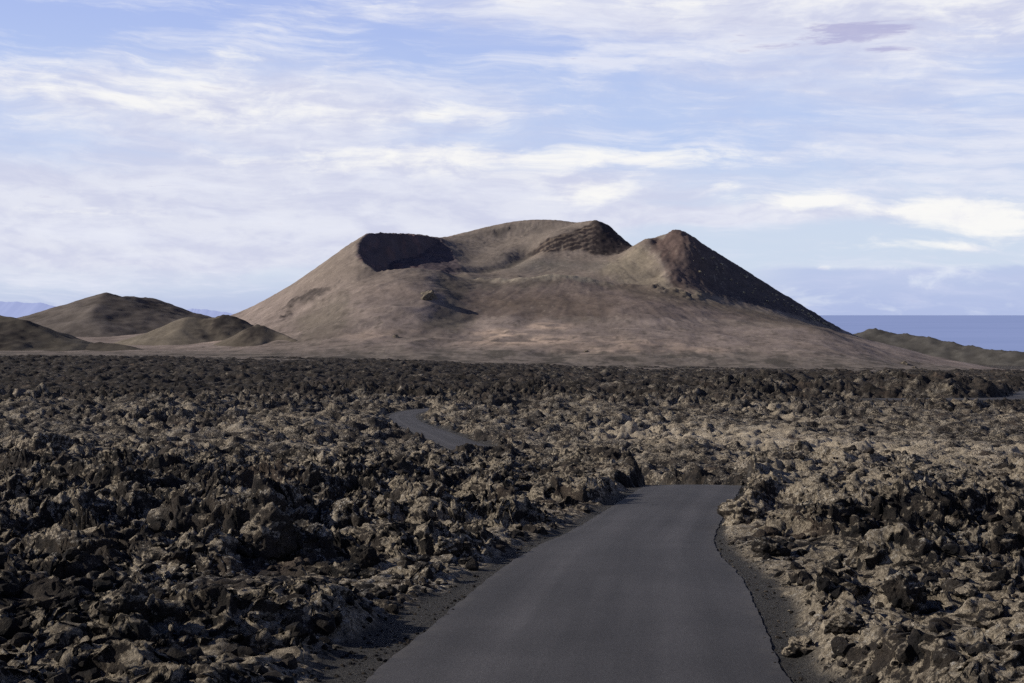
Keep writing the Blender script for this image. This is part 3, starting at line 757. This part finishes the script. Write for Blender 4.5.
vco = np.stack([VX.ravel(), VY.ravel(), VZ.ravel()], 1)
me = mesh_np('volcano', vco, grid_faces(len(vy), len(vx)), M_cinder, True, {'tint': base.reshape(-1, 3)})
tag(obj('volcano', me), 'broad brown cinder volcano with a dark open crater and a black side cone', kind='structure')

# ------------------------------------------------------------------ lesser hills
def hill(name, label, ridges, slopes, pad, step, colr, rough_amp=1.0, seed=1, dark=None, back=None, floor=-1e9):
    """tent of ridge lines: each ridge falls away on both sides"""
    allp = np.array([at(*p) for L in ridges for p in L])
    x0, x1 = allp[:, 0].min() - pad, allp[:, 0].max() + pad; y0, y1 = allp[:, 1].min() - pad, allp[:, 1].max() + pad
    xs = np.arange(x0, x1, step); ys = np.arange(y0, y1, step); X, Y = np.meshgrid(xs, ys)
    Z = np.full(X.shape, -1e4)
    for L, sl in zip(ridges, slopes):
        q = np.array([at(*p) for p in L])
        q = catmull(np.c_[q[:, 0], q[:, 1], q[:, 2], q[:, 2]], step * 1.5)
        for p in q:
            d = np.hypot(X - p[0], Y - p[1])
            zz = p[2] - sl * d * (1 - .0 * d) + sl * d * d * .00075
            zz = np.where(d > 500, -1e4, zz)
            # smooth maximum
            hgt = np.clip(.5 + .5 * (Z - zz) / 6.0, 0, 1)
            Z = np.where(Z < -5000, zz, np.where(zz < -5000, Z, zz * (1 - hgt) + Z * hgt + 6.0 * hgt * (1 - hgt) * .35))
    n1 = fbm2(X / 40, Y / 40, seed, 4); n2 = fbm2(X / 11, Y / 11, seed + 5, 4)
    Z = Z + rough_amp * (2.2 * n1 + .7 * n2) - 1.0
    colr = np.array(colr)[None, None] * (1 + .2 * n1 + .12 * n2)[..., None]
    if dark is not None:
        (px, py, d, rx, a) = dark; p = at(px, py, d)
        m = np.clip(a * np.exp(-(((X - p[0]) / rx) ** 2 + ((Y - p[1]) / rx / 2) ** 2)) * (1 + n2), 0, 1)[..., None]
        Z = Z + (m[..., 0]) * 1.1 * ridge2(X / 12, Y / 12, seed + 9, 3)
        colr = colr * (1 - m) + np.array([.045, .038, .034]) * m
    Z = np.maximum(Z, floor)
    me = mesh_np(name, np.stack([X.ravel(), Y.ravel(), Z.ravel()], 1), grid_faces(len(ys), len(xs)), M_cinder, True, {'tint': colr.reshape(-1, 3)})
    return tag(obj(name, me), label, kind='structure')
BR = (.122, .103, .089)
hill('hill', 'dark rounded cinder hill with a small peaked crest at left',
     [[(30, 318, 1900), (60, 307, 1900), (90, 297.5, 1890), (105, 291.5, 1880), (122, 295, 1910), (140, 296, 1950), (152, 297, 1980), (168, 305, 1990), (188, 317, 2000)],
      [(105, 291.5, 1880), (98, 304, 1800), (90, 318, 1720)], [(150, 298, 1980), (140, 309, 1880), (120, 322, 1760)]], [.36, .33, .40], 300, 4, BR, .9, 301, (150, 309, 1890, 46, .5))  # last tuple: dark patch painting shade on the hill's right side
hill('hill', 'low twin topped mound with dark rocky crest left of the volcano',
     [[(155, 331, 1420), (170, 322, 1430), (184, 316, 1440), (194, 314.5, 1440), (204, 316.5, 1440), (213, 315, 1440), (228, 314, 1440), (238, 317, 1445), (248, 324, 1445)],
      [(188, 316, 1440), (178, 332, 1390)]], [.5, .38], 160, 3, (.155, .130, .10), .7, 311, (222, 317, 1434, 26, 1.0))
hill('hill', 'small humped spur with a dark cut face at the foot of the volcano',
     [[(249, 328, 1330), (256, 324, 1330), (266, 326, 1325), (278, 331.5, 1320), (294, 338.5, 1300), (308, 343, 1290)]], [.48], 90, 2, (.13, .108, .084), .6, 321, (253, 331, 1318, 13, 1.0))
hill('hill', 'dark rocky hill slope cut off by the left edge of the view',
     [[(-120, 300, 1330), (-60, 304, 1320), (-20, 310, 1310), (0, 314, 1300), (20, 320, 1290), (40, 329, 1275), (60, 339, 1260)]], [.34], 160, 3, (.105, .09, .07), .8, 331, (12, 334, 1245, 26, .95))
hill('hill', 'low dark ridge on the plain in front of the left hills',
     [[(75, 347, 1270), (95, 342.5, 1270), (115, 343, 1270), (130, 347, 1270)]], [.25], 130, 2.5, (.085, .072, .056), .5, 341, (95, 344, 1262, 12, .7))
hill('hill', 'far ochre coastal ridge descending to the sea at right',
     [[(845, 336, 3300), (862, 331, 3280), (876, 328, 3250), (890, 331, 3230), (905, 333, 3200), (925, 336, 3150), (945, 340, 3100), (965, 344, 3050), (985, 348, 3000), (1010, 349.5, 2950), (1060, 350, 2900), (1160, 352, 2800)]], [.36], 320, 7, (.078, .072, .064), 1.6, 351)
def far_ridge(name, label, L, h):
    q = np.array([at(*p) for p in L])
    n = 160; t = np.linspace(0, 1, n)
    x = np.interp(t, np.linspace(0, 1, len(q)), q[:, 0]); y = np.interp(t, np.linspace(0, 1, len(q)), q[:, 1]); zz = np.interp(t, np.linspace(0, 1, len(q)), q[:, 2])
    zz = zz + .06 * h * fbm2(t * 14, t * 0 + h, 361, 4) * np.sin(np.pi * t)
    co = []
    for k, (dy, dz) in enumerate(((-4 * h, 1), (-2.2 * h, .62), (-1.0 * h, .28), (0, 0), (2 * h, .7), (4 * h, 1))):
        lo = -150.0
        co.append(np.stack([x, y + dy, zz * (1 - dz) + lo * dz + (0 if k in (0, 3, 5) else .02 * h * fbm2(t * 6 + k, t * 0 + k, 365, 2))], 1))
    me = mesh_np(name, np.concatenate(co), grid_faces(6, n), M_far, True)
    return tag(obj(name, me), label, kind='structure')
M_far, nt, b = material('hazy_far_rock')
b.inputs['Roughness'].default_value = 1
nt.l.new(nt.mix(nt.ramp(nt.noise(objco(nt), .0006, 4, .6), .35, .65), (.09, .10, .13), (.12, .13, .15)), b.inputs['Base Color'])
b.inputs['Emission Color'].default_value = (.36, .42, .72, 1); b.inputs['Emission Strength'].default_value = .8  # steady emission paints airlight haze over the ridges
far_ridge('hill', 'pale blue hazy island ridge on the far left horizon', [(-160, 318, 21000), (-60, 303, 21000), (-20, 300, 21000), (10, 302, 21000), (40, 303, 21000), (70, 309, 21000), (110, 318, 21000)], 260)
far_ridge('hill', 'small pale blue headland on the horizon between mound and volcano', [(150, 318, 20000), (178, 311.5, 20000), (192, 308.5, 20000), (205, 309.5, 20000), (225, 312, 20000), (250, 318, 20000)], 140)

# ------------------------------------------------------------------ ground sheet and sea
gr = np.concatenate([[0, 2, 4], np.geomspace(6, 5200, 90)])
ga = np.linspace(-np.pi, np.pi, 181)
GR, GA = np.meshgrid(gr, ga, indexing='ij')
X = GR * np.sin(GA); Y = GR * np.cos(GA)
dl = LB(np.abs(Y).ravel()).reshape(X.shape)
Zg = CZ - np.where(Y > 0, dl, 2.15 + .01 * np.abs(Y)) - 2.6 - 6 * sstep(40, 900, GR)
Zg = np.where(GR > 1150, np.minimum(Zg, -58 - (GR - 1150) * .028), Zg)
me = mesh_np('ground', np.stack([X.ravel(), Y.ravel(), Zg.ravel()], 1), grid_faces(len(gr), len(ga))[:, ::-1], M_lava, True, {'tone': np.tile([.4, .3, 0], (X.size, 1))})
tag(obj('ground', me), 'dark volcanic ground under and beyond the lava', kind='structure')
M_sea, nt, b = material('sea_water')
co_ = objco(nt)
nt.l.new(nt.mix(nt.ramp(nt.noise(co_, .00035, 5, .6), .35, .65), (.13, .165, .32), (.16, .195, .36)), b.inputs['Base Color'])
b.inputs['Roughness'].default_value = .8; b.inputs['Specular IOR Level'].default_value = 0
b.inputs['Emission Color'].default_value = (.40, .50, .78, 1); b.inputs['Emission Strength'].default_value = .32  # emission paints distance haze onto the water
rs = np.geomspace(900, 190000, 40); as_ = np.linspace(-np.pi, np.pi, 181)
A, B = np.meshgrid(rs, as_, indexing='ij')
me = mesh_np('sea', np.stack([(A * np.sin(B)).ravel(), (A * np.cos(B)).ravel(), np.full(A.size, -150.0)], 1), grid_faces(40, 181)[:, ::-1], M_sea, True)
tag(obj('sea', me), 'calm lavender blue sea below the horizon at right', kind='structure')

# ------------------------------------------------------------------ rocks and shrubs on the mountain
M_out, nt, b = material('outcrop_rock')
co_ = objco(nt)
nt.l.new(nt.mix(nt.ramp(nt.noise(co_, .5, 6, .7), .3, .7), (.075, .062, .048), (.21, .175, .13)), b.inputs['Base Color'])
bump(nt, b, nt.noise(co_, .6, 6, .7), .8, 1.0)
def outcrop(px, py, wpx, hpx, label, seed, amp=.4, rotx=0):
    p = vol_surf(px, py); k = p[1] / F
    v, fc = rock(seed, 5, (wpx * k / 2, wpx * k / 2.4, hpx * k / 2), amp, 9)
    o = obj('rock_outcrop', mesh_np('rock_outcrop', v, fc, M_out, True)); o.location = p + np.array([0, hpx * k * .1, -hpx * k * .06])
    o.rotation_euler = (0, rotx, 0)
    return tag(o, label, 'rock outcrop')
outcrop(428, 298, 25, 16, 'lumpy pale rock knob on the slope below the crater rim', 41, .5, R(-20))
outcrop(395, 337, 7, 6, 'small dark rock at the foot of the slope below the pale knob', 42)
outcrop(904, 364, 8, 6, 'dark triangular rock on the apron above the lava at far right', 43)
outcrop(914, 368, 8, 5, 'broken dark rock between the triangular rock and the pale slab', 44)
outcrop(922, 369.5, 7, 3.5, 'pale flat slab right of the broken dark rock at the apron foot', 45)
outcrop(586, 352, 6, 4, 'small dark boulder at the edge of the pale cinder below the volcano', 46)

M_shrub, nt, b = material('dry_shrub')
nt.l.new(nt.mix(nt.ramp(nt.noise(objco(nt), 1.2, 4, .7), .35, .65), (.32, .28, .19), (.60, .54, .40)), b.inputs['Base Color'])
def shrub_mesh(seed):
    g = np.random.default_rng(seed); V = []; Fq = []
    for i in range(110):
        c = g.normal(size=3); c /= np.linalg.norm(c); c *= g.uniform(.45, 1) ; c[2] = abs(c[2]) * .8
        a = g.normal(size=3); a /= np.linalg.norm(a); bb = np.cross(a, g.normal(size=3)); bb /= np.linalg.norm(bb)
        s = g.uniform(.12, .26); o = len(V)
        V += [c - a * s - bb * s * .5, c + a * s - bb * s * .5, c + a * s + bb * s * .5, c - a * s + bb * s * .5]; Fq.append([o, o + 1, o + 2, o + 3])
    return mesh_np('dry_shrub', np.array(V) * 1.0, np.array(Fq), M_shrub, False)
SH = [shrub_mesh(i) for i in range(4)]
g = np.random.default_rng(5); n = 0
while n < 85:
    t = g.uniform() ** .8; px = 690 + 140 * t + g.normal() * 4
    top = 236 + (px - 684) * .60; low = 292 + (px - 700) * .26
    py = top + 3 + abs(g.normal()) * (low - top) * .35
    if py > low: continue
    p = vol_surf(px, py, 1450)
    if p[1] > 1850 or perlin2(np.array([p[0] / 26]), np.array([p[2] / 16]), 291)[0] + g.normal() * .25 < -.12: continue
    o = obj('dry_shrub', SH[n % 4]); o.location = p + np.array([0, 0, .3]); s = .7 + 1.9 * g.uniform() ** 1.8; o.scale = (s, s, s); o.rotation_euler = (0, 0, g.uniform(0, 6))
    tag(o, 'pale dry shrub dotted on the black right flank of the side cone', 'shrub', 'shrubs on the black cone'); n += 1

# ------------------------------------------------------------------ light and sky
SUN_EL, SUN_AZ = 27.0, 0.0     # sun from the left, az degrees turned towards the mountain
sv = (-math.cos(R(SUN_EL)) * math.cos(R(SUN_AZ)), math.cos(R(SUN_EL)) * math.sin(R(SUN_AZ)), math.sin(R(SUN_EL)))
from mathutils import Vector
sl = bpy.data.lights.new('sun', 'SUN'); sl.energy = 5.0; sl.angle = R(.5); sl.color = (1, .94, .85)
so = bpy.data.objects.new('sun', sl); C.objects.link(so); so.rotation_euler = Vector(sv).to_track_quat('Z', 'Y').to_euler()

w = bpy.data.worlds.new('World'); scene.world = w; w.use_nodes = True
nt = NT(w.node_tree); bg = w.node_tree.nodes['Background']; bg.inputs['Strength'].default_value = .1
sky = nt.new('ShaderNodeTexSky', sky_type='NISHITA', sun_disc=False, sun_elevation=R(SUN_EL), sun_rotation=R(-90 + SUN_AZ), air_density=1.0, dust_density=.6, ozone_density=1.5, altitude=200)
D = nt.new('ShaderNodeTexCoord').outputs['Generated']
dx, dy, dz = nt.xyz(D)
U = nt.math('MULTIPLY', nt.math('ARCTAN2', dx, dy), 12.8)
V = nt.math('MULTIPLY', nt.math('ARCSINE', dz), 12.8)
sk = sky.outputs[0]
# clear-sky colour by elevation (times 10: background strength is 0.1)
def lin(r, g_, b_):
    f_ = lambda c: ((c / 255 + .055) / 1.055) ** 2.4 if c > 10 else c / 255 / 12.92
    return (f_(r) * 10, f_(g_) * 10, f_(b_) * 10)
clear = nt.mix(nt.ramp(V, .0, .45), lin(186, 199, 233), lin(208, 221, 242))
clear = nt.mix(nt.ramp(V, .7, 1.9), clear, lin(188, 206, 245))
clear = nt.mix(nt.ramp(V, 1.9, 3.2), clear, lin(172, 190, 242))
hi = nt.ramp(V, 3.3, 6)
clear = nt.mix(.9, sk, clear)
clear = nt.mix(hi, clear, nt.mix(.9, sk, lin(26, 46, 98)))
# clouds
W1 = nt.new('ShaderNodeTexNoise'); nt.put(W1.inputs['Vector'], nt.comb(nt.math('MULTIPLY', U, .5), nt.math('MULTIPLY', V, 1.1), 3.0)); W1.inputs['Scale'].default_value = 1; W1.inputs['Detail'].default_value = 4
wv = nt.vmath('SUBTRACT', W1.outputs['Color'], (.5, .5, .5))
wx, wy, _ = nt.xyz(wv)
Uw = nt.math('ADD', U, nt.math('MULTIPLY', wx, 1.6)); Vw = nt.math('ADD', V, nt.math('MULTIPLY', wy, .42))
tilt = nt.math('ADD', Vw, nt.math('MULTIPLY', Uw, .05))
streak = nt.noise(nt.comb(nt.math('MULTIPLY', Uw, .55), nt.math('MULTIPLY', tilt, 3.2), 0.0), 1.0, 7, .58)
veil = nt.noise(nt.comb(nt.math('MULTIPLY', Uw, .30), nt.math('MULTIPLY', tilt, 1.15), 7.0), 1.0, 6, .55)
wisps = nt.noise(nt.comb(nt.math('MULTIPLY', Uw, 1.1), nt.math('MULTIPLY', tilt, 8.0), 5.0), 1.0, 8, .68)
puff = nt.noise(nt.comb(nt.math('MULTIPLY', Uw, 1.6), nt.math('MULTIPLY', Vw, 4.2), 2.0), 1.0, 6, .6)
def gs(px, py, rx, ry, a):
    u0 = math.atan((px - 512) / F) * 12.8; v0 = (HOR - py) / 100
    q = nt.math('ADD', nt.math('POWER', nt.math('ABSOLUTE', nt.math('DIVIDE', nt.math('SUBTRACT', Uw, u0), rx / 100)), 2), nt.math('POWER', nt.math('ABSOLUTE', nt.math('DIVIDE', nt.math('SUBTRACT', Vw, v0), ry / 100)), 2))
    return nt.math('MULTIPLY', nt.math('EXPONENT', nt.math('MULTIPLY', q, -1)), a)
def sumn(L):
    s = L[0]
    for x in L[1:]: s = nt.math('ADD', s, x)
    return s
def ctr_(n, k): return nt.math('MULTIPLY', nt.math('SUBTRACT', n, .5), k)
fadeh = nt.math('SUBTRACT', 1.0, nt.ramp(V, 3.3, 5.5))
# soft lavender layer
lay = sumn([gs(120, 205, 480, 58, .95), gs(470, 200, 230, 34, .75), gs(720, 219, 170, 7, .75), gs(930, 36, 270, 66, .85), gs(200, 112, 330, 40, .7), gs(640, 14, 330, 30, .5), gs(960, 150, 200, 50, .35), gs(950, 285, 260, 22, .3), gs(120, 262, 260, 34, .55), ctr_(veil, 1.1), ctr_(wisps, .6), 0.10])
lay = nt.math('MULTIPLY', nt.ramp(lay, .12, .95), fadeh)
out = nt.mix(nt.math('MULTIPLY', lay, .92), clear, nt.mix(nt.ramp(puff, .35, .65), lin(209, 212, 233), lin(228, 230, 242)))
# fibres of high cirrus
fib = sumn([ctr_(streak, 2.0), ctr_(wisps, 1.5), ctr_(veil, .8), gs(560, 60, 260, 26, .12), gs(640, 108, 240, 24, -.12), gs(60, 46, 140, 20, -.15), gs(240, 275, 220, 22, -.1), gs(820, 240, 90, 16, -.5), gs(900, 150, 240, 40, .12)])
fib = nt.math('MULTIPLY', nt.ramp(fib, -.16, .60), fadeh)
out = nt.mix(nt.math('MULTIPLY', fib, .75), out, lin(232, 235, 247))
# bright broken white cloud
wh = sumn([gs(80, 104, 270, 26, .62), gs(370, 120, 180, 12, .4), gs(380, 158, 190, 10, .55), gs(480, 167, 170, 14, .62), gs(640, 158, 160, 11, .55), gs(592, 194, 46, 13, 1.0), gs(706, 192, 22, 7, .75), gs(795, 207, 54, 10, 1.25), gs(940, 214, 80, 11, .95),
           gs(1000, 228, 90, 14, 1.0), gs(930, 250, 100, 6, .75), gs(812, 272, 9, 3.5, 1.1), gs(990, 26, 240, 56, .5), gs(640, 6, 320, 15, .4), gs(100, 218, 110, 6, .42), gs(215, 68, 40, 6, .55), gs(150, 16, 90, 9, .4), gs(470, 112, 60, 8, .25), ctr_(puff, 1.5), ctr_(wisps, 1.6)])
wh = nt.math('MULTIPLY', nt.ramp(wh, .22, 1.12), fadeh)
out = nt.mix(nt.math('MULTIPLY', wh, .92), out, nt.mix(nt.ramp(puff, .3, .6), lin(238, 238, 244), lin(252, 251, 248)))
# low lavender bank near the sea horizon and thin dark wisps at right
bank = nt.math('MULTIPLY', nt.ramp(nt.math('ADD', V, nt.math('MULTIPLY', nt.math('SUBTRACT', puff, .5), .18)), .40, .47, 1, 0), nt.ramp(U, 2.0, 3.0))
out = nt.mix(nt.math('MULTIPLY', bank, .55), out, nt.mix(nt.ramp(puff, .5, .7), lin(172, 186, 228), lin(214, 222, 242)))
wisp = nt.ramp(sumn([gs(870, 47, 90, 10, .7), gs(835, 60, 50, 7, .6), gs(890, 69, 30, 4, .6), ctr_(wisps, 2.2), ctr_(puff, 1.0)]), .30, .75)
out = nt.mix(nt.math('MINIMUM', nt.math('MULTIPLY', wisp, .8), .75), out, lin(172, 172, 212))
nt.l.new(out, bg.inputs['Color'])

# ------------------------------------------------------------------ camera and output
cam = bpy.data.cameras.new('camera'); co_cam = bpy.data.objects.new('camera', cam); C.objects.link(co_cam)
co_cam.location = (0, 0, CZ); co_cam.rotation_euler = (R(90) - PITCH, 0, 0)
cam.sensor_width = 36; cam.lens = 36 * F / 1024; cam.clip_start = .1; cam.clip_end = 400000
scene.camera = co_cam
scene.view_settings.view_transform = 'Standard'; scene.view_settings.look = 'None'; scene.view_settings.exposure = 0
scene.cycles.use_denoising = False
scene.cycles.max_bounces = 4; scene.cycles.diffuse_bounces = 2
